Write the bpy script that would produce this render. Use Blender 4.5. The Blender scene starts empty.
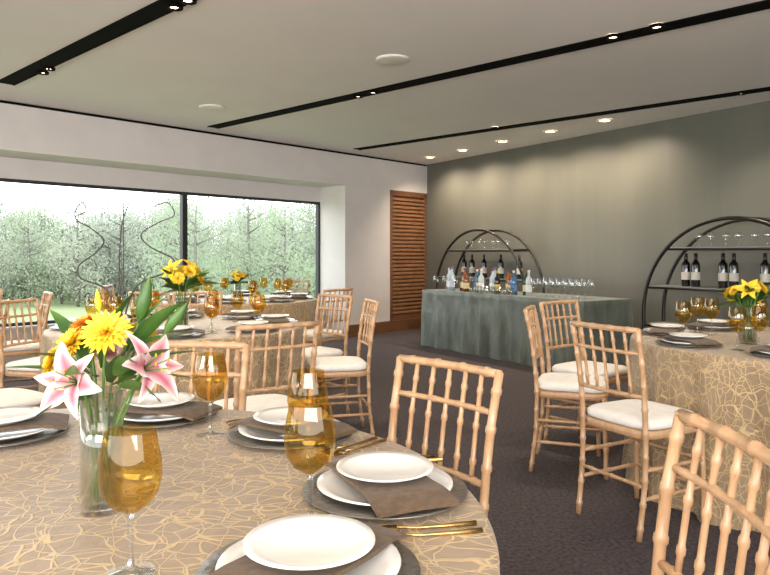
import bpy, math, random
from mathutils import Vector, Matrix, Euler
random.seed(7)
S=bpy.context.scene
COL=S.collection
pi=math.pi

# ------------------------------------------------------------------ materials
def lin(c):
    out=[]
    for v in c[:3]:
        v=v/255.0
        out.append(v/12.92 if v<=0.04045 else ((v+0.055)/1.055)**2.4)
    return (out[0],out[1],out[2],1.0)
def mat(name,rgb,rough=0.6,metal=0.0,spec=0.5,sheen=0.0,emis=None,estr=0.0,coat=0.0):
    m=bpy.data.materials.new(name); m.use_nodes=True
    b=m.node_tree.nodes['Principled BSDF']
    b.inputs['Base Color'].default_value=lin(rgb)
    b.inputs['Roughness'].default_value=rough
    b.inputs['Metallic'].default_value=metal
    b.inputs['Specular IOR Level'].default_value=spec
    b.inputs['Sheen Weight'].default_value=sheen
    b.inputs['Coat Weight'].default_value=coat
    if emis:
        b.inputs['Emission Color'].default_value=lin(emis)
        b.inputs['Emission Strength'].default_value=estr
    return m
def noisy(m,rgb2,scale=10,stretch=(1,1,1),bump=0.0,detail=4,lo=0.35,hi=0.65,bscale=None,bdist=.02):
    nt=m.node_tree; N=nt.nodes; L=nt.links; b=N['Principled BSDF']
    tc=N.new('ShaderNodeTexCoord'); mp=N.new('ShaderNodeMapping'); mp.inputs['Scale'].default_value=stretch
    nz=N.new('ShaderNodeTexNoise'); nz.inputs['Scale'].default_value=scale; nz.inputs['Detail'].default_value=detail
    L.new(tc.outputs['Object'],mp.inputs['Vector']); L.new(mp.outputs['Vector'],nz.inputs['Vector'])
    r=N.new('ShaderNodeValToRGB'); r.color_ramp.elements[0].position=lo; r.color_ramp.elements[1].position=hi
    r.color_ramp.elements[0].color=b.inputs['Base Color'].default_value
    r.color_ramp.elements[1].color=lin(rgb2)
    L.new(nz.outputs['Fac'],r.inputs['Fac']); L.new(r.outputs['Color'],b.inputs['Base Color'])
    if bump>0:
        src=nz
        if bscale:
            src=N.new('ShaderNodeTexNoise'); src.inputs['Scale'].default_value=bscale; src.inputs['Detail'].default_value=5
            L.new(mp.outputs['Vector'],src.inputs['Vector'])
        bp=N.new('ShaderNodeBump'); bp.inputs['Strength'].default_value=bump; bp.inputs['Distance'].default_value=bdist
        L.new(src.outputs['Fac'],bp.inputs['Height']); L.new(bp.outputs['Normal'],b.inputs['Normal'])
    return m
def glassy(name,tint,fmin=0.04,fmax=0.6,rough=0.02,gcol=(1,1,1,1)):
    m=bpy.data.materials.new(name); m.use_nodes=True
    nt=m.node_tree; N=nt.nodes; L=nt.links
    N.remove(N['Principled BSDF']); out=N['Material Output']
    t=N.new('ShaderNodeBsdfTransparent'); t.inputs['Color'].default_value=tint
    g=N.new('ShaderNodeBsdfGlossy'); g.inputs['Roughness'].default_value=rough; g.inputs['Color'].default_value=gcol
    lw=N.new('ShaderNodeLayerWeight'); lw.inputs['Blend'].default_value=0.5
    pw=N.new('ShaderNodeMath'); pw.operation='POWER'; pw.inputs[1].default_value=3.0
    mr=N.new('ShaderNodeMapRange'); mr.inputs['To Min'].default_value=fmin; mr.inputs['To Max'].default_value=fmax
    mx=N.new('ShaderNodeMixShader')
    L.new(lw.outputs['Facing'],pw.inputs[0]); L.new(pw.outputs[0],mr.inputs['Value']); L.new(mr.outputs[0],mx.inputs['Fac'])
    L.new(t.outputs[0],mx.inputs[1]); L.new(g.outputs[0],mx.inputs[2]); L.new(mx.outputs[0],out.inputs['Surface'])
    return m

M_wall=noisy(mat('wall_paint',(206,201,197),0.85),(211,206,202),3)
M_ceil=noisy(mat('ceiling_paint',(228,225,223),0.9),(231,228,226),2)
M_black=mat('slot_black',(9,8,8),0.9,spec=.1)
M_frame=mat('window_frame_dark',(52,54,56),0.45,0.3)
M_sill=mat('sill_white',(205,203,198),0.6)
M_carpet=noisy(mat('carpet',(64,57,59),0.98,spec=0.1),(98,90,90),55,bump=0.6,detail=6,bscale=160,lo=0.3,hi=0.7)
M_green=noisy(mat('wall_green_fabric',(98,99,90),0.42,spec=0.4),(104,104,95),1.3,stretch=(3.0,3.0,0.25),detail=8,bump=.12,bscale=60,bdist=.003)
M_woodd=noisy(mat('wood_dark',(100,66,42),0.5),(124,84,54),9,stretch=(1,1,8))
M_wood=noisy(mat('chair_wood',(184,144,106),0.34,coat=0.3),(199,160,120),14,stretch=(3,3,1))
M_cush=noisy(mat('cushion_white',(226,220,210),0.85,sheen=0.2),(234,229,220),20,bump=0.1)
M_china=mat('china_white',(232,229,222),0.18,coat=0.4)
M_napkin=noisy(mat('napkin_taupe',(80,61,41),0.75,sheen=0.1),(96,76,53),60,bump=0.15)
M_gold=mat('gold_flatware',(196,164,104),0.25,1.0)
M_leaf=noisy(mat('leaf_green',(50,86,34),0.45),(88,122,50),12)
M_stem=mat('stem_green',(96,132,62),0.5)
M_yel=noisy(mat('petal_yellow',(236,188,28),0.6),(246,212,66),30)
M_ora=mat('petal_orange',(228,150,50),0.55)
M_bronze=mat('dark_metal',(62,60,58),0.35,0.8)
M_shelf=mat('shelf_panel',(130,130,125),0.4,0.3)
M_label=mat('label_cream',(204,198,182),0.7)
M_wine=mat('bottle_black',(16,18,18),0.12,coat=0.5)
M_foil=mat('foil_dark',(40,22,22),0.4)
M_clear=glassy('clear_glass',(0.90,0.92,0.92,1),0.10,0.9)
M_water=glassy('vase_water',(0.86,0.9,0.84,1),0.02,0.2)
M_amber=glassy('amber_glass',(0.85,0.67,0.28,1),0.07,0.6,gcol=(1,0.93,0.75,1))
M_pane=glassy('window_glass',(0.97,0.985,0.98,1),0.01,0.4)
M_bulb=mat('lamp_lens',(255,240,210),0.4,emis=(255,232,190),estr=14)
M_trimw=mat('lamp_trim',(226,222,214),0.5)
M_bark=mat('bark',(112,108,100),0.9)
M_willow=mat('willow_stem',(66,70,62),0.6)

# lily petals: pink centre, white margin
def lily_mat():
    m=mat('petal_lily',(238,205,208),0.5)
    nt=m.node_tree;N=nt.nodes;L=nt.links;b=N['Principled BSDF']
    at=N.new('ShaderNodeAttribute'); at.attribute_name='pc'
    r=N.new('ShaderNodeValToRGB'); r.color_ramp.elements[0].color=lin((178,86,106)); r.color_ramp.elements[1].color=lin((226,206,200))
    r.color_ramp.elements[0].position=0.1; r.color_ramp.elements[1].position=0.85
    L.new(at.outputs['Fac'],r.inputs['Fac']); L.new(r.outputs['Color'],b.inputs['Base Color'])
    return m
M_lily=lily_mat()

def cloth_mat():
    m=mat('tablecloth_web',(150,130,104),0.40,sheen=0.2)
    nt=m.node_tree;N=nt.nodes;L=nt.links;b=N['Principled BSDF']
    tc=N.new('ShaderNodeTexCoord')
    nz=N.new('ShaderNodeTexNoise'); nz.inputs['Scale'].default_value=7; nz.inputs['Detail'].default_value=2
    mixv=N.new('ShaderNodeMixRGB'); mixv.blend_type='ADD'; mixv.inputs['Fac'].default_value=0.10
    L.new(tc.outputs['Object'],nz.inputs['Vector']); L.new(tc.outputs['Object'],mixv.inputs[1]); L.new(nz.outputs['Color'],mixv.inputs[2])
    prev=None
    for sc,w,st,rot in ((14,0.018,(1,1.5,1),.6),(12,0.015,(1.7,0.8,1.2),2.1),(8,0.011,(1.2,2.0,.9),1.2)):
        mp=N.new('ShaderNodeMapping'); mp.inputs['Scale'].default_value=st; mp.inputs['Rotation'].default_value=(0.1,0.1,rot); mp.inputs['Location'].default_value=(rot*3,rot,0)
        v=N.new('ShaderNodeTexVoronoi'); v.feature='DISTANCE_TO_EDGE'; v.inputs['Scale'].default_value=sc
        L.new(mixv.outputs[0],mp.inputs['Vector']); L.new(mp.outputs[0],v.inputs['Vector'])
        mr=N.new('ShaderNodeMapRange'); mr.inputs['From Min'].default_value=w*0.6; mr.inputs['From Max'].default_value=w*1.8
        mr.inputs['To Min'].default_value=1; mr.inputs['To Max'].default_value=0
        L.new(v.outputs['Distance'],mr.inputs['Value'])
        if prev is None: prev=mr.outputs[0]
        else:
            mx=N.new('ShaderNodeMath'); mx.operation='MAXIMUM'; L.new(prev,mx.inputs[0]); L.new(mr.outputs[0],mx.inputs[1]); prev=mx.outputs[0]
    # fine crinkle of the ground fabric
    n2=N.new('ShaderNodeTexNoise'); n2.inputs['Scale'].default_value=45; n2.inputs['Detail'].default_value=4
    L.new(tc.outputs['Object'],n2.inputs['Vector'])
    g=N.new('ShaderNodeMixRGB'); g.inputs[1].default_value=lin((142,119,93)); g.inputs[2].default_value=lin((172,148,117)); L.new(n2.outputs['Fac'],g.inputs[0])
    c=N.new('ShaderNodeMixRGB'); c.inputs[2].default_value=lin((206,178,128)); L.new(g.outputs[0],c.inputs[1])
    L.new(prev,c.inputs[0]); L.new(c.outputs[0],b.inputs['Base Color'])
    ad=N.new('ShaderNodeMath'); ad.operation='ADD'; L.new(prev,ad.inputs[0]); L.new(n2.outputs['Fac'],ad.inputs[1])
    bp=N.new('ShaderNodeBump'); bp.inputs['Strength'].default_value=0.5; bp.inputs['Distance'].default_value=0.004
    L.new(ad.outputs[0],bp.inputs['Height']); L.new(bp.outputs[0],b.inputs['Normal'])
    b.inputs['Metallic'].default_value=.22
    return m
M_cloth=cloth_mat()
M_barcloth=noisy(mat('bar_cloth',(80,86,76),0.45,sheen=0.2,metal=.1),(104,110,98),7,stretch=(1,1,0.5),bump=.7,bscale=11,bdist=.02)
def charger_mat():
    m=mat('charger_silver',(140,134,126),0.3,0.8)
    nt=m.node_tree;N=nt.nodes;L=nt.links;b=N['Principled BSDF']
    tc=N.new('ShaderNodeTexCoord'); v=N.new('ShaderNodeTexVoronoi'); v.inputs['Scale'].default_value=90
    bp=N.new('ShaderNodeBump'); bp.inputs['Strength'].default_value=0.5; bp.inputs['Distance'].default_value=0.003
    L.new(tc.outputs['Object'],v.inputs['Vector']); L.new(v.outputs['Distance'],bp.inputs['Height']); L.new(bp.outputs[0],b.inputs['Normal'])
    return m
M_charger=charger_mat()

# ------------------------------------------------------------------ mesh builder
class MB:
    def __init__(s): s.v=[];s.f=[];s.m=[];s.a=[]
    def add(s,vs,fs,mi=0,M=None,att=None):
        o=len(s.v)
        for i,p in enumerate(vs):
            p=Vector(p)
            if M is not None: p=M@p
            s.v.append(p); s.a.append(att[i] if att else 1.0)
        for f in fs: s.f.append([i+o for i in f]); s.m.append(mi)
    def box(s,x0,x1,y0,y1,z0,z1,mi=0,M=None):
        vs=[(x0,y0,z0),(x1,y0,z0),(x1,y1,z0),(x0,y1,z0),(x0,y0,z1),(x1,y0,z1),(x1,y1,z1),(x0,y1,z1)]
        s.add(vs,[(0,3,2,1),(4,5,6,7),(0,1,5,4),(1,2,6,5),(2,3,7,6),(3,0,4,7)],mi,M)
    def lathe(s,prof,seg=28,mi=0,M=None):
        vs=[];fs=[];n=len(prof)
        for r,z in prof:
            for k in range(seg):
                a=2*pi*k/seg; vs.append((r*math.cos(a),r*math.sin(a),z))
        for i in range(n-1):
            for k in range(seg):
                k2=(k+1)%seg
                fs.append((i*seg+k,i*seg+k2,(i+1)*seg+k2,(i+1)*seg+k))
        s.add(vs,fs,mi,M)
    def tube(s,path,radii,seg=8,mi=0,M=None,cap=True):
        path=[Vector(p) for p in path]
        if not hasattr(radii,'__len__'): radii=[radii]*len(path)
        vs=[];fs=[]; n=len(path)
        t0=(path[1]-path[0]).normalized()
        up=Vector((0,0,1)) if abs(t0.z)<0.9 else Vector((1,0,0))
        x=t0.cross(up).normalized()
        for i,p in enumerate(path):
            t=(path[min(i+1,n-1)]-path[max(i-1,0)]).normalized()
            x=(x-t*x.dot(t)).normalized(); y=t.cross(x)
            for k in range(seg):
                a=2*pi*k/seg; vs.append(p+(x*math.cos(a)+y*math.sin(a))*radii[i])
        for i in range(n-1):
            for k in range(seg):
                k2=(k+1)%seg; fs.append((i*seg+k,i*seg+k2,(i+1)*seg+k2,(i+1)*seg+k))
        if cap:
            fs.append(tuple(range(seg))[::-1]); fs.append(tuple((n-1)*seg+k for k in range(seg)))
        s.add(vs,fs,mi,M)
    def bamboo(s,pts,r,spacing=0.085,bump=1.22,seg=10,mi=0,taper=1.0):
        pts=[Vector(p) for p in pts]
        L=[0]
        for i in range(1,len(pts)): L.append(L[-1]+(pts[i]-pts[i-1]).length)
        T=L[-1]
        def at(d):
            d=max(0,min(T,d))
            for i in range(1,len(pts)):
                if d<=L[i]+1e-9:
                    u=(d-L[i-1])/max(1e-9,L[i]-L[i-1]); return pts[i-1].lerp(pts[i],u)
            return pts[-1]
        n=max(1,int(round(T/spacing)))
        ds=[(0,1.0)]
        for k in range(n):
            c=(k+0.5)*T/n
            ds+= [(c-0.011,0.97),(c-0.005,bump),(c,bump*0.97),(c+0.005,bump),(c+0.011,0.97)]
        ds.append((T,1.0))
        path=[at(d) for d,_ in ds]; rad=[r*b*(taper+(1-taper)*(d/T)) for d,b in ds]
        s.tube(path,rad,seg,mi)
    def superloft(s,a,b,layers,e=4.0,n=36,mi=0,M=None):
        vs=[];fs=[]
        for z,k in layers:
            for i in range(n):
                t=2*pi*i/n; c=math.cos(t); q=math.sin(t)
                vs.append((a*k*math.copysign(abs(c)**(2/e),c),b*k*math.copysign(abs(q)**(2/e),q),z))
        m=len(layers)
        for j in range(m-1):
            for i in range(n):
                i2=(i+1)%n; fs.append((j*n+i,j*n+i2,(j+1)*n+i2,(j+1)*n+i))
        fs.append(tuple(range(n))[::-1]); fs.append(tuple((m-1)*n+i for i in range(n)))
        s.add(vs,fs,mi,M)
    def petal(s,M,L,W,rise=0.2,droop=0.6,cup=0.25,mi=0,nu=7,nw=4,pinch=0.75,margin=False):
        vs=[];fs=[];at=[]
        for i in range(nu+1):
            t=i/nu
            w=W*0.5*(math.sin(pi*min(1,(t**pinch)*0.97+0.03)))**0.8+0.0004
            zz=L*(rise*t-droop*t*t)
            for j in range(nw+1):
                q=2*j/nw-1
                ruf=(.06*W*math.sin(t*14+q*2)*abs(q)) if margin else 0
                vs.append((L*t*(1-0.15*droop*t),q*w,zz+cup*abs(q)**2*w+ruf))
                at.append(min(1,0.1+abs(q)**1.3*0.8+max(0,t-0.7)*2) if margin else 1.0)
        for i in range(nu):
            for j in range(nw):
                o=i*(nw+1)+j; fs.append((o,o+1,o+nw+2,o+nw+1))
        s.add(vs,fs,mi,M,at)
    def mesh(s,name,mats,smooth=True):
        me=bpy.data.meshes.new(name); me.from_pydata([tuple(p) for p in s.v],[],s.f)
        for m in mats: me.materials.append(m)
        me.polygons.foreach_set('material_index',s.m)
        if smooth: me.polygons.foreach_set('use_smooth',[len(f)<=4 for f in s.f])
        a=me.attributes.new('pc','FLOAT','POINT'); a.data.foreach_set('value',s.a)
        me.update(); return me
def obj(name,me,loc=(0,0,0),rz=0,parent=None,scale=1,rot=None):
    o=bpy.data.objects.new(name,me); COL.objects.link(o)
    o.location=loc; o.rotation_euler=rot if rot else (0,0,rz)
    o.scale=(scale,)*3 if not hasattr(scale,'__len__') else scale
    if parent: o.parent=parent
    return o
def empty(name,loc=(0,0,0),rz=0):
    e=bpy.data.objects.new(name,None); COL.objects.link(e); e.location=loc; e.rotation_euler=(0,0,rz); e.empty_display_size=0.1
    return e

# ------------------------------------------------------------------ room frames
H=2.70
K=Vector((0.70,11.40,0))
A=Vector((-0.678,-0.735,0))      # along the window wall, away from corner
O=Vector((-0.735,0.678,0))       # outward through windows
Wd=Vector((0.54,-0.842,0)).normalized()   # along green wall toward camera side
Nn=Vector((-0.842,-0.54,0)).normalized()  # from green wall into room
def MW(): return Matrix(((A.x,O.x,0,K.x),(A.y,O.y,0,K.y),(0,0,1,0),(0,0,0,1)))
def MG(): return Matrix(((Wd.x,Nn.x,0,K.x),(Wd.y,Nn.y,0,K.y),(0,0,1,0),(0,0,0,1)))
mW=MW(); mG=MG()
def fixn(me):
    import bmesh
    bm=bmesh.new(); bm.from_mesh(me); bmesh.ops.recalc_face_normals(bm,faces=bm.faces); bm.to_mesh(me); bm.free(); return me
def wbox(name,M,x0,x1,y0,y1,z0,z1,m,parent=None):
    b=MB(); b.box(x0,x1,y0,y1,z0,z1,0,M); return obj(name,fixn(b.mesh(name,[m],False)),parent=parent)

# floor & ceiling slabs
poly=[K-A*0.8+O*0.0, K+Wd*16.2, Vector((9.5,-3.0,0)), Vector((-9.3,-3.0,0)), K+A*14.0+O*0.7, K+O*0.7]
poly[0]=K+Vector((0.25,0.1,0))
def slab(name,z0,z1,m):
    b=MB(); n=len(poly)
    vs=[(p.x,p.y,z0) for p in poly]+[(p.x,p.y,z1) for p in poly]
    fs=[tuple(range(n)),tuple(range(n,2*n))]+[(i,(i+1)%n,(i+1)%n+n,i+n) for i in range(n)]
    b.add(vs,fs); return obj(name,fixn(b.mesh(name,[m],False)))
slab('floor',-0.2,0.0,M_carpet)
slab('ceiling',H,H+0.15,M_ceil)
wbox('wall_right',mG,-0.2,16.2,-0.15,0.0,-0.0,H,M_green)
# back wall: unseen base and header, added to cut light from the open back
I4=Matrix.Identity(4)
wbox('wall_back_added_base',I4,-9.3,9.4,-3.0,-2.88,0.0,0.8,M_wall)
wbox('wall_back_added_header',I4,-9.3,9.4,-3.0,-2.88,2.25,H,M_wall)
# window wall
wbox('wall_window_end',mW,0.92,1.89,0.0,0.62,0.0,2.22,M_wall)
wbox('wall_window_bulkhead',mW,-0.02,14,0.0,0.62,2.22,H-0.03,M_wall)
wbox('trim_reveal',mW,-0.02,14,0.02,0.62,H-0.03,H,M_black)
wbox('wall_window_header',mW,1.89,14,0.54,0.62,2.0,2.22,M_wall)
wbox('wall_window_base',mW,1.89,14,0.46,0.62,0.0,0.42,M_wall)
wbox('trim_sill',mW,1.89,14,0.44,0.60,0.42,0.45,M_sill)
wbox('baseboard_window',mW,0.0,1.89,-0.03,0.0,0.0,0.17,M_woodd)
wbox('baseboard_right',mG,0.0,16,0.0,0.015,0.0,0.10,M_bronze)
# louvered wood door at the corner
lv=empty('door_1')
b=MB()
b.box(0.0,0.92,0.05,0.5,0.0,2.22,0,mW)
b.box(0.02,0.07,0.0,0.05,0.17,2.20,0,mW); b.box(0.85,0.92,0.0,0.05,0.17,2.22,0,mW)
b.box(0.02,0.92,0.0,0.05,2.14,2.22,0,mW); b.box(0.02,0.92,0.0,0.05,0.17,0.25,0,mW)
obj('door_frame',fixn(b.mesh('louver_frame',[M_woodd],False)),parent=lv)
b=MB(); z=0.27
while z<2.11:
    vs=[(0.07,0.0,z),(0.85,0.0,z),(0.85,0.03,z+0.02),(0.07,0.03,z+0.02),(0.07,0.0,z+0.025),(0.85,0.0,z+0.025),(0.85,0.03,z+0.045),(0.07,0.03,z+0.045)]
    b.add(vs,[(0,3,2,1),(4,5,6,7),(0,1,5,4),(1,2,6,5),(2,3,7,6),(3,0,4,7)],0,mW); z+=0.062
M_slat=noisy(mat('wood_slats',(126,86,56),0.45),(146,104,70),9)
obj('louver_slats',fixn(b.mesh('louver_slats',[M_slat],False)),parent=lv)
# windows
edges=[1.89,4.18,6.47,8.76,11.05,13.34]
for i in range(5):
    u0,u1=edges[i],edges[i+1]
    w=empty('window_%d'%(i+1))
    b=MB(); t=0.035
    b.box(u0,u1,0.55,0.60,2.0-t,2.0,0,mW); b.box(u0,u1,0.55,0.60,0.45,0.45+t,0,mW)
    b.box(u0,u0+t,0.545,0.61,0.45,2.0,0,mW); b.box(u1-t,u1,0.545,0.61,0.45,2.0,0,mW)
    obj('frame',fixn(b.mesh('window_frame',[M_frame],False)),parent=w)
    b=MB(); b.add([(u0+t,0.58,0.49),(u1-t,0.58,0.49),(u1-t,0.58,1.96),(u0+t,0.58,1.96)],[(0,1,2,3)],0,mW)
    obj('pane',b.mesh('pane',[M_pane],False),parent=w)

# ceiling slots with spotlights
def strip(x0,y0,x1,y1,w=0.12):
    p=Vector((x0,y0,0)); q=Vector((x1,y1,0)); d=(q-p).normalized(); n=Vector((-d.y,d.x,0))
    M=Matrix(((d.x,n.x,0,p.x),(d.y,n.y,0,p.y),(0,0,1,0),(0,0,0,1))); L=(q-p).length
    b=MB(); b.box(0,L,-w/2,w/2,H-0.008,H+0.01,0,M)
    b.box(0,L,-w/2-0.012,-w/2,H-0.012,H+0.01,1,M); b.box(0,L,w/2,w/2+0.012,H-0.012,H+0.01,1,M)
    return obj('trim_light_slot',fixn(b.mesh('light_slot',[M_black,M_black],False)))
strip(-3.31,5.98,0.95,2.0); strip(-2.02,8.04,3.6,2.88); strip(-0.40,9.71,4.3,5.39,0.10)
b=MB(); b.lathe([(0.048,0.0),(0.048,-0.018),(0.036,-0.020),(0.034,-0.004)],20,0); b.lathe([(0.034,-0.006),(0.0001,-0.006)],20,1)
me_spot=b.mesh('spot_can',[M_black,M_bulb])
b=MB(); b.lathe([(0.085,0.0),(0.085,-0.008),(0.065,-0.010),(0.055,-0.002)],24,0); b.lathe([(0.056,-0.003),(0.0001,-0.003)],24,1)
me_down=b.mesh('downlight',[M_trimw,M_bulb])
def spotlight(x,y,me,name,watt,aim=None,size=100,col=(1,0.86,0.68)):
    e=obj(name,me,(x,y,H-0.004))
    ld=bpy.data.lights.new(name+'_lamp','SPOT'); ld.energy=watt; ld.spot_size=math.radians(size); ld.spot_blend=0.9; ld.color=col; ld.shadow_soft_size=0.05
    lo=bpy.data.objects.new('lamp',ld); COL.objects.link(lo); lo.parent=e; lo.location=(0,0,-0.06)
    if aim:
        d=Vector(aim)-Vector((x,y,H-0.06)); lo.rotation_euler=d.to_track_quat('-Z','Y').to_euler()
for x,y in ((-2.79,5.59),(-2.68,5.47),(-1.26,4.116),(-1.15,4.01),(-0.253,6.43),(-0.11,6.27),(1.555,4.68),(1.77,4.47),(1.29,8.04),(3.28,6.31)):
    spotlight(x,y,me_spot,'ceiling_spotlight',62,size=115)
for x,y in ((.69,10.5),(1.11,9.8),(1.55,9.03),(2.0,8.3),(2.44,7.62)):
    p=Vector((x,y,0))-Nn*0.45
    spotlight(x,y,me_down,'recessed_downlight',85,(p.x,p.y,1.0),140,col=(1,.80,.62))
b=MB(); b.lathe([(0.13,0),(0.13,-0.012),(0.115,-0.016),(0.0001,-0.016)],32)
me_spk=b.mesh('speaker',[M_trimw])
obj('ceiling_speaker',me_spk,(0.06,5.25,H)); obj('ceiling_speaker',me_spk,(-1.75,6.95,H))

# ------------------------------------------------------------------ chair
def chair_meshes():
    b=MB()
    for sx in (-1,1):
        pts=[(sx*.175,-.215,0),(sx*.18,-.185,.22),(sx*.18,-.18,.44),(sx*.182,-.19,.60),(sx*.186,-.212,.76),(sx*.19,-.24,.89)]
        b.bamboo(pts,.0125,.10)
        b.bamboo([(sx*.188,.185,0),(sx*.182,.175,.43)],.0125,.10)
        b.bamboo([(sx*.181,-.185,.17),(sx*.186,.18,.17)],.009,.12)
        b.bamboo([(sx*.181,-.18,.29),(sx*.184,.178,.29)],.009,.12)
    b.bamboo([(-.185,.181,.17),(.185,.181,.17)],.009,.12)
    b.bamboo([(-.185,.179,.29),(.185,.179,.29)],.009,.12)
    b.bamboo([(-.178,-.186,.22),(.178,-.186,.22)],.009,.12)
    def yb(z):
        return -.18-0.06*max(0,(z-.44)/.45)**1.5
    def rail(z,r,hw,bow=.018):
        pts=[(hw*k/4,yb(z)-bow*(1-(k/4)**2),z) for k in range(-4,5)]
        b.bamboo(pts,r,.09,1.18)
    rail(.885,.0125,.192); rail(.785,.0085,.186); rail(.60,.0095,.182); 
    for k in range(-2,3):
        x=k*.062
        f=(1-(x/.19)**2)*.018
        b.bamboo([(x,yb(.60)-f,.60),(x,yb(.74)-f,.74),(x,yb(.88)-f,.88)],.007,.09,1.35,8)
    b.superloft(.195,.195,[(.415,.97),(.42,1),(.448,1),(.453,.97)],5)
    me=fixn(b.mesh('chair_frame',[M_wood]))
    c=MB(); c.superloft(.198,.195,[(.454,.93),(.459,.985),(.472,1.0),(.486,.985),(.496,.93),(.501,.8),(.503,.5)],4.5)
    return me,fixn(c.mesh('chair_cushion',[M_cush]))
me_ch,me_cu=chair_meshes()
def chair(bx,by,tx,ty,turn=0):
    f=Vector((tx-bx,ty-by)).normalized()
    rz=math.atan2(-f.x,f.y)+math.radians(turn)
    f=Vector((-math.sin(rz),math.cos(rz)))
    e=empty('dining_chair',(bx+f.x*.24,by+f.y*.24,0),rz)
    obj('frame',me_ch,parent=e); obj('seat_cushion',me_cu,parent=e)

# ------------------------------------------------------------------ tables
def table(name,x,y,R,nf=15,amp=.03,taper=0.0):
    b=MB(); seg=180
    prof=[(0.001,.75,0),(R*.5,.75,0),(R*.85,.75,0),(R-.012,.75,0),(R-.003,.748,0),(R,.742,0),(R+.002,.72,.1),(R,.6,.35),(R-taper*.6,.45,.55),(R-taper,.3,.75),(R-taper+.01,.12,.95),(R-taper+.02,.004,1.05)]
    vs=[];fs=[]
    for r,z,w in prof:
        for k in range(seg):
            a=2*pi*k/seg
            rr=r+amp*w*(math.sin(nf*a)+.45*math.sin(nf*1.0*2*a+1.3+math.sin(3*a)))
            vs.append((rr*math.cos(a),rr*math.sin(a),z))
    n=len(prof)
    for i in range(n-1):
        for k in range(seg):
            k2=(k+1)%seg; fs.append((i*seg+k,(i+1)*seg+k,(i+1)*seg+k2,i*seg+k2))
    b.add(vs,fs)
    return obj(name,b.mesh('tablecloth',[M_cloth]),(x,y,0))
# dishes
def dish(r,h,well,t=.004):
    return [(0.0001,0),(well*.9,0),(well,.001),(r*.85,h*.6),(r,h),(r-.001,h+t*.6),(r*.84,h*.6+t),(well*.98,t+.001),(0.0001,t)]
b=MB(); b.lathe(dish(.155,.011,.105,.004),48); me_charger=b.mesh('charger',[M_charger])
b=MB(); b.lathe(dish(.128,.018,.08),48); me_plate=b.mesh('dinner_plate',[M_china])
b=MB(); b.lathe(dish(.092,.014,.06),44); me_salad=b.mesh('salad_plate',[M_china])
b=MB()
vs=[];fs=[];nx,ny=5,17; W0,L0=.145,.30
for side in (0,1):
    for j in range(ny):
        t=2*j/(ny-1)-1; yy=t*L0/2
        zz=-0.011*max(0,(abs(t)-.6)/.4)**1.6
        for i in range(nx):
            q=2*i/(nx-1)-1
            vs.append((q*W0/2*(1+.04*math.sin(5*t)),yy,zz+(0.007 if side else 0)+(0.0015*math.cos(q*2))))
o=nx*ny
for j in range(ny-1):
    for i in range(nx-1):
        k=j*nx+i; fs.append((k,k+nx,k+nx+1,k+1)); fs.append((o+k,o+k+1,o+k+nx+1,o+k+nx))
for j in range(ny-1):
    k=j*nx; fs.append((k,o+k,o+k+nx,k+nx)); k=j*nx+nx-1; fs.append((k,k+nx,o+k+nx,o+k))
for i in range(nx-1):
    fs.append((i,i+1,o+i+1,o+i)); k=(ny-1)*nx+i; fs.append((k,o+k,o+k+1,k+1))
b.add(vs,fs); me_napkin=fixn(b.mesh('napkin',[M_napkin],False))
# goblet
b=MB()
b.lathe([(0.0001,0),(.034,.0),(.034,.002),(.012,.005),(.0055,.012),(.0042,.03),(.0042,.07),(.006,.083),(.010,.088)],28,0)
b.lathe([(.0002,.085),(.012,.088),(.028,.099),(.039,.116),(.0435,.137),(.0425,.16),(.038,.183),(.0345,.202)],36,1)
me_goblet=b.mesh('goblet',[M_clear,M_amber])
# flatware (lies along X)
def fork():
    b=MB(); 
    b.tube([(-.10,0,.0045),(-.05,0,.0035),(0,0,.004),(.035,0,.007)],[.0045,.0032,.0024,.0026],8)
    b.box(.033,.055,-.011,.011,.005,.0075)
    for k in range(4):
        y=-.0095+k*.0063; b.tube([(.054,y,.0062),(.075,y,.006),(.098,y,.010)],[.0016,.0014,.0008],6)
    return b.mesh('fork',[M_gold])
def knife():
    b=MB(); b.tube([(-.11,0,.005),(-.06,0,.005),(0,0,.004)],[.005,.0045,.0035],8)
    b.add([(0,-.008,.002),(.08,-.009,.002),(.11,0.004,.002),(.0,.006,.002),(0,-.008,.005),(.08,-.009,.005),(.11,.004,.005),(0,.006,.005)],[(0,3,2,1),(4,5,6,7),(0,1,5,4),(1,2,6,5),(2,3,7,6),(3,0,4,7)])
    return b.mesh('knife',[M_gold],False)
def spoon():
    b=MB(); b.tube([(-.10,0,.0045),(-.04,0,.003),(.04,0,.005)],[.0045,.003,.0026],8)
    b.superloft(.028,.018,[(.003,.6),(.005,.95),(.008,1.0),(.006,.8)],2.0,20,0,Matrix.Translation((.066,0,0)))
    return b.mesh('spoon',[M_gold])
me_fork,me_knife,me_spoon=fork(),knife(),spoon()
TZ=.7505
def setting(x,y,cx,cy,flat=True,turn=0):
    rad=math.atan2(y-cy,x-cx)
    obj('charger_plate',me_charger,(x,y,TZ))
    obj('dinner_plate',me_plate,(x,y,TZ+.0055))
    obj('cloth_napkin',me_napkin,(x,y,TZ+.0295),rad+math.radians(turn))
    obj('salad_plate',me_salad,(x,y,TZ+.0388))
    if flat:
        t=Vector((-math.sin(rad),math.cos(rad)))
        for nm,me,d in (('fork',me_fork,-.176),('fork',me_fork,-.206),('knife',me_knife,.175),('spoon',me_spoon,.205)):
            off=.05 if nm in('knife','spoon') else .02
            u=Vector((math.cos(rad),math.sin(rad)))
            obj(nm,me,(x+t.x*d+u.x*off,y+t.y*d+u.y*off,TZ),rad+pi)
def goblet(x,y): obj('wine_goblet',me_goblet,(x,y,TZ),random.random())

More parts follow.
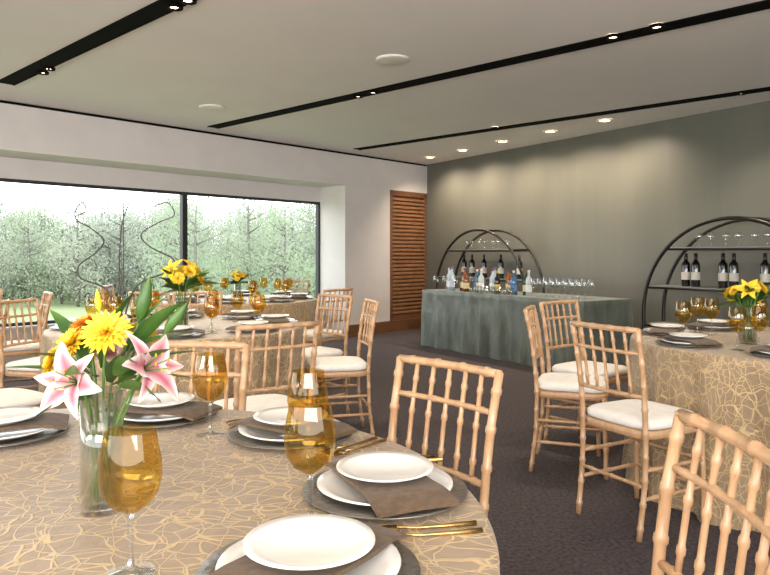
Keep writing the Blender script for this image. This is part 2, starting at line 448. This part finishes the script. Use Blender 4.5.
# foreground table
FT=(-.72,1.15)
table('banquet_table',FT[0],FT[1],.90,taper=.06,amp=.02)
for x,y,tn in ((0.0,1.29,12),(-.105,.955,-14),(-.233,1.70,5),(-.62,1.89,-8),(-.95,1.70,0),(-1.33,1.45,0),(-1.38,1.0,0),(-1.1,.6,0),(-.55,.52,0)):
    setting(x,y,FT[0],FT[1],flat=(x>-.3 and y>1),turn=tn)
for x,y in ((-.36,.97),(-.125,1.143),(-.165,1.466),(-.4375,1.715),(-1.12,1.52),(-1.15,.95)): goblet(x,y)

def settings_ring(cx,cy,r,n,off,gob=True,rr=.33):
    for k in range(n):
        a=math.radians(off+360*k/n)
        setting(cx+r*math.cos(a),cy+r*math.sin(a),cx,cy,flat=False)
        if gob:
            a2=a+math.radians(180/n*.95)
            goblet(cx+(r-.08)*math.cos(a2),cy+(r-.08)*math.sin(a2))
            if k%2==0: goblet(cx+(r-.19)*math.cos(a2+.1),cy+(r-.19)*math.sin(a2+.1))
RT=(2.12,3.55); table('banquet_table',*RT,.80,17); settings_ring(*RT,.62,8,12)
M1=(-1.30,4.35); table('banquet_table',*M1,.78,16); settings_ring(*M1,.60,8,15)
M4=(-1.50,7.0); table('banquet_table',*M4,.80,15); settings_ring(*M4,.62,8,5)
M5=(-3.9,4.85); table('banquet_table',*M5,.80,15); settings_ring(*M5,.62,8,5)

# chairs
chair(.175,1.95,*FT); chair(.585,1.16,*FT); chair(-.67,2.39,*FT)
chair(.96,3.02,*RT,turn=4); chair(.84,3.98,*RT); chair(1.15,4.54,*RT,turn=-5); chair(3.5,3.95,*RT)
chair(-.47,3.06,*M1,turn=0); chair(-.09,4.63,*M1); chair(-.38,5.26,*M1); chair(-2.50,4.64,*M1); chair(-2.07,3.22,*M1); chair(-1.55,5.68,*M1)
chair(-.42,6.2,*M4); chair(-1.1,8.28,*M4,); chair(-1.95,5.66,*M4); chair(-2.78,6.85,*M4)
chair(-2.75,5.6,*M5); chair(-2.62,4.5,*M5); chair(-3.6,6.15,*M5)

# ------------------------------------------------------------------ flowers
def orient(pos,d,spin=0):
    q=Vector(d).normalized().to_track_quat('Z','Y')
    return Matrix.Translation(pos)@q.to_matrix().to_4x4()@Matrix.Rotation(spin,4,'Z')
def mum(b,pos,d,R,mi=1):
    B=orient(pos,d)
    for ring,(n,el,L) in enumerate(((22,2,1.0),(20,16,.95),(18,32,.82),(14,50,.62),(9,70,.42))):
        for k in range(n):
            M=B@Matrix.Rotation(2*pi*(k+.5*(ring%2))/n+random.uniform(-.08,.08),4,'Z')@Matrix.Rotation(-math.radians(el+random.uniform(-5,5)),4,'Y')
            b.petal(M,R*L,R*.26,.15,.12,.5,mi,5,2)
def lily(b,pos,d,R,mi=3,spin=0):
    B=orient(pos,d,spin)
    for k in range(6):
        M=B@Matrix.Rotation(2*pi*k/6+random.uniform(-.12,.12),4,'Z')@Matrix.Rotation(-math.radians(random.uniform(42,60)),4,'Y')
        b.petal(M,R*(1.1 if k%2 else 1.05),R*(.60 if k%2 else .42),.45,random.uniform(.8,1.15),.25,mi,12,8,.9,True)
    for k in range(6):
        a=2*pi*k/6+.3; q=B@Vector((R*.22*math.cos(a),R*.22*math.sin(a),R*.7)); p0=B@Vector((0,0,0))
        b.tube([p0,q],.0011,5,0); b.lathe([(0.0002,-.004),(.0022,0),(.0002,.004)],6,4,Matrix.Translation(q))
def leaf(b,p0,d,L,W,mi=2,droop=.3,spin=0):
    d=Vector(d).normalized(); x=d; z=Vector((0,0,1))
    z=(z-x*z.dot(x)); z=z.normalized() if z.length>.05 else Vector((0,-1,0))
    y=z.cross(x)
    M=Matrix(((x.x,y.x,z.x,p0[0]),(x.y,y.y,z.y,p0[1]),(x.z,y.z,z.z,p0[2]),(0,0,0,1)))@Matrix.Rotation(spin,4,'X')
    b.petal(M,L,W,.05,droop,.3,mi,8,2,.8)
def bud(b,p0,d,L,mi):
    M=orient(p0,d); b.lathe([(.0005,0),(L*.12,L*.2),(L*.15,L*.45),(L*.09,L*.8),(.0005,L)],10,mi,M)
mats_fl=[M_stem,M_yel,M_leaf,M_lily,M_ora]
def vase(name,loc,r,h):
    b=MB(); b.lathe([(0.0001,0),(r,0),(r,h),(r-.003,h),(r-.003,.012),(0.0001,.012)],36)
    e=obj(name,b.mesh(name,[M_clear]),loc)
    w=MB(); w.lathe([(0.0001,.013),(r-.004,.013),(r-.004,h*.6),(0.0001,h*.6)],30)
    obj('water',w.mesh('water',[M_water]),parent=e)
def stem(b,tip,x0,y0,base=.02):
    tip=Vector(tip); p0=Vector((x0,y0,base)); mid=Vector((-x0*.55+tip.x*.22,-y0*.55+tip.y*.22,.17))
    pts=[]
    for k in range(9):
        t=k/8; pts.append((1-t)**2*p0+2*t*(1-t)*mid+t*t*tip)
    b.tube(pts,.0024,6,0)
def bouquet_fg():
    b=MB()
    fl=[('m',(.022,-.03,.315),(.1,-.75,.6),.046),('m',(-.045,-.01,.295),(-.4,-.6,.6),.036),('m',(-.075,-.02,.262),(-.8,-.5,.3),.030),
        ('l',(-.01,-.06,.235),(-.25,-.85,.25),.072),('l',(.080,-.03,.25),(.8,-.35,.35),.072),('o',(-.03,.01,.325),(-.3,-.3,.9),.032),
        ('m',(.05,.05,.30),(.3,.5,.8),.04),('m',(-.05,.07,.28),(-.5,.6,.6),.045),('l',(0,.08,.26),(.1,.9,.4),.08)]
    for i,(k,p,d,R) in enumerate(fl):
        a=i*2.4; stem(b,p,.02*math.cos(a),.02*math.sin(a))
        if k=='m': mum(b,p,d,R)
        elif k=='o': mum(b,p,d,R,4)
        else: lily(b,p,d,R,3,i)
    for p,d,L,W in (((.03,0,.22),(.75,-.3,.75),.15,.032),((.03,0,.24),(.35,-.1,1),.17,.032),((.0,0,.25),(.15,.1,1),.15,.028),((-.02,0,.22),(-.9,-.2,.5),.15,.035),
                    ((.02,0,.22),(1,-.1,.35),.16,.03),((-.02,.0,.25),(-.5,.1,.9),.14,.032),((.04,-.02,.22),(.9,-.5,.1),.13,.035),((0,-.02,.2),(-.6,-.7,.1),.12,.035),((.05,0,.28),(.6,.1,.8),.13,.032),((0,.03,.22),(.2,.9,.5),.16,.05),((0,.03,.22),(-.5,.9,.5),.16,.05),
                    ((.03,-.02,.24),(.6,-.6,.5),.13,.032),((.0,-.03,.24),(.1,-.9,.4),.11,.035),((-.02,-.02,.25),(-.5,-.5,.5),.11,.03),((.02,.01,.23),(.9,.2,.55),.16,.03),((.03,.0,.27),(.8,.1,.5),.12,.026)):
        leaf(b,p,d,L,W,spin=random.uniform(-.9,.9))
    stem(b,(.065,0,.33),.01,.01); bud(b,(.065,0,.33),(.25,0,1),.085,2); stem(b,(.11,0,.31),.0,.01); bud(b,(.11,0,.31),(.6,0,.8),.07,2)
    bud(b,(.0,-.01,.35),(-.1,0,1),.04,1)
    return b.mesh('bouquet',mats_fl)
vase('glass_vase',(-.50,1.21,TZ),.036,.212)
obj('flower_bouquet',bouquet_fg(),(-.50,1.21,TZ))
def bouquet2(seed):
    random.seed(seed); b=MB()
    for i in range(9):
        a=i*2.4; el=random.uniform(.3,1.2); p=Vector((.11*math.cos(a)*math.cos(el)+0,.11*math.sin(a)*math.cos(el),.20+.12*math.sin(el)))
        d=(math.cos(a)*.8,math.sin(a)*.8,.5); stem(b,p,.02*math.cos(a),.02*math.sin(a))
        if i%4==3: lily(b,p,d,.07,1)
        else: mum(b,p,d,random.uniform(.034,.046))
    for i in range(24):
        a=i*2.1; leaf(b,(0,0,.2),(math.cos(a),math.sin(a),random.uniform(.1,1.4)),random.uniform(.15,.22),.05,spin=random.uniform(-.6,.6))
    return b.mesh('bouquet_yellow',mats_fl)
vase('glass_vase',(-1.22,4.12,TZ),.04,.17); obj('flower_bouquet',bouquet2(3),(-1.22,4.12,TZ),scale=1.15)
vase('glass_vase',(1.84,3.48,TZ),.045,.15); obj('flower_bouquet',bouquet2(5),(1.84,3.48,TZ),scale=.95)
vase('glass_vase',(-1.5,7.0,TZ),.04,.17); obj('flower_bouquet',bouquet2(9),(-1.5,7.0,TZ),scale=.8)
random.seed(11)
# curly willow arrangement
def cat(pts,n=8):
    out=[]; P=[Vector(p) for p in pts]; P=[P[0]]+P+[P[-1]]
    for i in range(1,len(P)-2):
        for k in range(n):
            t=k/n; a,b_,c,d=P[i-1],P[i],P[i+1],P[i+2]
            out.append(.5*((2*b_)+(-a+c)*t+(2*a-5*b_+4*c-d)*t*t+(-a+3*b_-3*c+d)*t**3))
    out.append(P[-2]); return out
b=MB()
for pts in ([(0,0,.01),(-.12,.05,.22),(-.26,-.02,.30),(-.31,.06,.38),(-.22,.1,.46),(-.13,.02,.54),(-.18,-.06,.62),(-.31,.02,.68),(-.33,.07,.75),(-.26,.0,.79),(-.22,-.04,.73),(-.30,.0,.70)],
            [(0,0,.01),(.1,-.03,.25),(.27,.04,.34),(.30,.09,.42),(.18,.0,.50),(.14,-.06,.58),(.22,.03,.66),(.31,.07,.71),(.28,.03,.79),(.20,0,.76)],
            [(0,0,.01),(.005,0,.4),(.0,.01,.85)],[(0,0,.01),(-.03,.02,.3),(-.02,.03,.62),(.03,.02,.78)]):
    c=cat(pts); n=len(c); b.tube(c,[.006-.003*i/n for i in range(n)],8,0)
wv=obj('curly_willow_arrangement',b.mesh('curly_willow',[M_willow]),(-1.69,4.42,TZ))
b=MB(); b.lathe([(0.0001,0),(.035,0),(.028,.08),(.02,.16),(.026,.2),(.023,.2),(.017,.16),(.0001,.15)],24); obj('vase',b.mesh('bud_vase',[M_clear]),parent=wv)

# ------------------------------------------------------------------ bar
def V(s,q,z=0):
    p=K+Wd*s+Nn*q; return (p.x,p.y,z)
def drape_box(name,s0,s1,q0,q1,h,m):
    per=[]; n=360; LS=s1-s0; LQ=q1-q0; P=2*(LS+LQ)
    for k in range(n):
        d=P*k/n
        if d<LS: p=(s0+d,q1,0,1)
        elif d<LS+LQ: p=(s1,q1-(d-LS),1,0)
        elif d<2*LS+LQ: p=(s1-(d-LS-LQ),q0,0,-1)
        else: p=(s0,q0+(d-2*LS-LQ),-1,0)
        per.append((p,d))
    vs=[];fs=[]
    layers=[(h,-.02,0),(h,-.006,0),(h-.006,0,0),(h-.06,.004,.25),(h*.75,.008,.5),(h*.5,.012,.75),(h*.25,.02,.95),(.004,.03,1.15)]
    for z,off,w in layers:
        for (p,d) in per:
            o_=off+.018*w*(math.sin(d*17+math.sin(d*5)*1.5+z*1.5)+.5*math.sin(d*37+z*5)+.3*math.sin(d*9-z*9)) - (0.012 if w else 0)
            vs.append((p[0]+p[2]*o_,p[1]+p[3]*o_,z))
    for j in range(len(layers)-1):
        for k in range(n):
            k2=(k+1)%n; fs.append((j*n+k,(j+1)*n+k,(j+1)*n+k2,j*n+k2))
    fs.append(tuple(range(n)))
    b=MB(); b.add(vs,fs,0,mG); return obj(name,fixn(b.mesh(name,[m])))
drape_box('bar_table',1.80,4.55,.66,1.40,.74,M_barcloth)
def arch(s_c):
    e=empty('arched_shelf')
    R=.95; zc=.60
    b=MB()
    for q in (.16,.50):
        pts=[(s_c-R,q,0),(s_c-R,q,.3)]+[(s_c-R*math.cos(pi*k/36),q,zc+R*math.sin(pi*k/36)) for k in range(37)]+[(s_c+R,q,.3),(s_c+R,q,0)]
        b.tube([mG@Vector(p) for p in pts],.019,10)
    for z in (.06,.47,.87,1.27):
        hw=math.sqrt(R*R-max(0,z-zc)**2) if z>zc else R
        for q in (.16,.50): b.tube([mG@Vector((s_c-hw,q,z-.012)),mG@Vector((s_c+hw,q,z-.012))],.011,8)
    for k in (9,18,27):
        a=pi*k/36; b.tube([mG@Vector((s_c-R*math.cos(a),.16,zc+R*math.sin(a))),mG@Vector((s_c-R*math.cos(a),.50,zc+R*math.sin(a)))],.008,8)
    obj('frame',b.mesh('arch_frame',[M_bronze]),parent=e)
    b=MB()
    for z in (.47,.87,1.27):
        hw=math.sqrt(R*R-max(0,z+.01-zc)**2)-.025 if z>zc else R-.02
        b.box(s_c-hw,s_c+hw,.16,.50,z-.004,z+.010,0,mG)
    obj('shelves',fixn(b.mesh('arch_shelves',[M_shelf],False)),parent=e)
arch(1.86); arch(5.52)
# bottles
b=MB()
b.lathe([(0.0001,0),(.037,0),(.038,.01),(.038,.19),(.034,.212),(.017,.235),(.0145,.25)],20,0)
b.lathe([(.0145,.245),(.0155,.25),(.0155,.30),(.0001,.301)],16,2)
b.lathe([(.0386,.06),(.0386,.13)],20,1); me_wine=b.mesh('wine_bottle',[M_wine,M_label,M_foil])
for s in (1.37,1.55,1.81,2.16,2.52): obj('wine_bottle',me_wine,V(s,.33,.8805),scale=1.08)
for s in (4.95,5.06,5.35,5.46,5.76): obj('wine_bottle',me_wine,V(s,.33,.8805),scale=1.12)
def wineglass(h=.19,r=.036):
    b=MB(); b.lathe([(0.0001,0),(.03,0),(.03,.002),(.005,.008),(.0035,.03),(.0035,.08),(.012,.088),(r*.85,.105),(r,.13),(r*.95,.16),(r*.8,h)],18)
    return b.mesh('wine_glass',[M_clear])
me_wg=wineglass()
for s0 in (1.86,5.52):
    for k in range(7): obj('wine_glass',me_wg,V(s0-.42+.14*k,.33+.03*(k%2),1.2805),scale=(1,1,.75))
def bottle(col,h,r,cap,lab,glass=True):
    m=mat('liquor_%d'%random.randint(0,9999),col,0.12,coat=.5)
    b=MB(); b.lathe([(0.0001,0),(r,0),(r,.6*h),(r*.8,.68*h),(.014,.76*h),(.012,.92*h)],18,0)
    b.lathe([(.015,.91*h),(.015,h),(.0001,h)],12,1); b.lathe([(r+.0006,.15*h),(r+.0006,.42*h)],18,2)
    return b.mesh('liquor_bottle',[m,mat('cap',cap,.4),mat('lab',lab,.6)])
specs=[((190,200,200),.29,.036,(190,190,190),(230,230,225)),((120,70,30),.27,.04,(30,30,30),(220,200,150)),((170,190,200),.31,.034,(60,90,150),(200,215,230)),
       ((40,80,50),.28,.038,(120,30,30),(230,220,190)),((150,90,40),.29,.037,(40,40,40),(235,225,200)),((200,205,205),.29,.038,(150,30,30),(240,240,240)),
       ((70,110,150),.28,.04,(200,200,200),(90,130,180)),((35,30,28),.27,.038,(170,140,60),(220,190,110))]
bm_=[bottle(*s) for s in specs]
for k in range(17):
    s=2.05+.095*k; obj('liquor_bottle',bm_[(k*5)%8],V(s,1.14+.10*((k*7)%3)/2,.7405))
for k in range(7): obj('wine_glass',me_wg,V(1.93+.1*k,1.345 if k%2 else .98,.7405))
for k in range(16): obj('wine_glass',me_wg,V(3.74+.092*(k//2),1.10+.18*(k%2),.7405),scale=1.1)
b=MB(); b.lathe([(0.0001,0),(.028,0),(.031,.09),(.029,.09),(.026,.01),(0.0001,.01)],16); me_tum=b.mesh('tumbler',[M_clear])
for k in range(8): obj('tumbler_glass',me_tum,V(2.75+.1*k,1.345,.7405))
# ------------------------------------------------------------------ outdoors
M_lawn=noisy(mat('lawn',(130,140,102),.95,spec=0),(146,154,118),.08,detail=6)
b=MB(); b.add([(-220,-40,-4),(150,-40,-4),(150,260,-4),(-220,260,-4)],[(0,1,2,3)]); obj('lawn',b.mesh('lawn',[M_lawn],False))
leafm=[]
for i,c in enumerate(((164,174,148),(178,182,164),(152,164,138),(170,174,162))):  # pale leaf colours paint the outdoor haze into the trees
    m=bpy.data.materials.new('hazed_foliage_%d'%i); m.use_nodes=True; nt=m.node_tree; N=nt.nodes; L=nt.links; N.remove(N['Principled BSDF'])
    d=N.new('ShaderNodeBsdfDiffuse'); t=N.new('ShaderNodeBsdfTranslucent'); mx=N.new('ShaderNodeMixShader')
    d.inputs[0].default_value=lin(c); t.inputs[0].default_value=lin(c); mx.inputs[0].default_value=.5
    L.new(d.outputs[0],mx.inputs[1]); L.new(t.outputs[0],mx.inputs[2]); L.new(mx.outputs[0],N['Material Output'].inputs[0]); leafm.append(m)
def treemesh(i,h,n):
    b=MB(); cl=[]
    b.tube([(0,0,0),(.1,0,h*.4),(.0,.1,h*.75),(0,0,h*.95)],[.20,.16,.09,.03],7,1)
    for k in range(26):
        a=random.uniform(0,2*pi); z=h*random.uniform(.04,.85); r=h*.25*math.sin(pi*min(.95,.15+.8*z/h))*random.uniform(.6,1.15)
        e=Vector((r*math.cos(a),r*math.sin(a),z+r*.45)); b.tube([(0,0,z),Vector((0,0,z)).lerp(e,.5)+Vector((0,0,-.1)),e],[.07,.05,.02],5,1); cl.append(e)
    cl.append(Vector((0,0,h*.95)))
    vs=[];fs=[]
    for k in range(n):
        c=random.choice(cl); p=c+Vector((random.gauss(0,.8),random.gauss(0,.8),random.gauss(0,.65)))
        if p.z<.1: continue
        if random.random()<.5*p.z/h: continue
        s=random.uniform(.08,.17); q=Euler((random.uniform(0,6),random.uniform(0,6),0)).to_matrix()
        o=len(vs)
        for x,y in ((-s,0),(0,-s*.6),(s,0),(0,s*.6)): vs.append(p+q@Vector((x,y,0)))
        fs.append((o,o+1,o+2,o+3))
    b.add(vs,fs,0); return b.mesh('tree_mesh',[leafm[i],M_bark])
tms=[treemesh(i,h,n) for i,h,n in ((0,12,3900),(1,10.5,3600),(2,12.5,4200),(3,11,1700))]
tl=empty('tree_line',(0,0,-4))
for k in range(290):
    row=k%5; ang=math.radians(random.uniform(-60,12)); D=72+row*8+random.uniform(-4,4)
    x=D*math.tan(ang); y=D
    if abs(x)>170: continue
    sc=random.uniform(.66,1.0)*(1+row*.05)
    obj('tree',random.choice(tms),(x,y,0),random.uniform(0,6),parent=tl,scale=sc)
for x,y,s in ((-11,40,.62),(-8.5,43,.7),(-13.5,46,.66),(-6,41,.6)):
    obj('tree',tms[2],(x,y,0),random.uniform(0,6),parent=tl,scale=s*1.1)
# ------------------------------------------------------------------ world & lights
w=bpy.data.worlds.new('sky'); S.world=w; w.use_nodes=True
N=w.node_tree.nodes; L=w.node_tree.links; bg=N['Background']
tc=N.new('ShaderNodeTexCoord'); sx=N.new('ShaderNodeSeparateXYZ'); r=N.new('ShaderNodeValToRGB')
r.color_ramp.elements[0].position=0.0; r.color_ramp.elements[0].color=(.95,.98,1.0,1); r.color_ramp.elements[1].position=.6; r.color_ramp.elements[1].color=(.86,.93,1.0,1)
L.new(tc.outputs['Generated'],sx.inputs[0]); L.new(sx.outputs['Z'],r.inputs['Fac']); L.new(r.outputs['Color'],bg.inputs['Color']); bg.inputs['Strength'].default_value=4.5
# added soft fill, no room fixtures: behind the camera, aimed up to brighten the ceiling
for (x,y,z,sx_,sy_,e,tilt) in ((-3.5,-1.4,1.7,3,1.5,250,32),(0.5,-1.6,1.7,3,1.5,210,40),(5.0,-0.6,1.7,3,1.5,90,25)):
    ld=bpy.data.lights.new('added_fill_light','AREA'); ld.shape='RECTANGLE'; ld.size=sx_; ld.size_y=sy_; ld.energy=e; ld.color=(1,.93,.90)
    lo=bpy.data.objects.new('added_fill_light',ld); COL.objects.link(lo); lo.location=(x,y,z); lo.rotation_euler=(math.radians(180-tilt),0,0)
S.view_settings.view_transform='Standard'; S.view_settings.exposure=0.05

# ------------------------------------------------------------------ camera
cd=bpy.data.cameras.new('camera'); cam=bpy.data.objects.new('camera',cd); COL.objects.link(cam)
cam.location=(0,0,1.2); cam.rotation_euler=(pi/2,0,0); cd.sensor_width=36; cd.lens=686*36/770; cd.shift_y=-32.5/770; cd.clip_start=.05; cd.clip_end=600
S.camera=cam
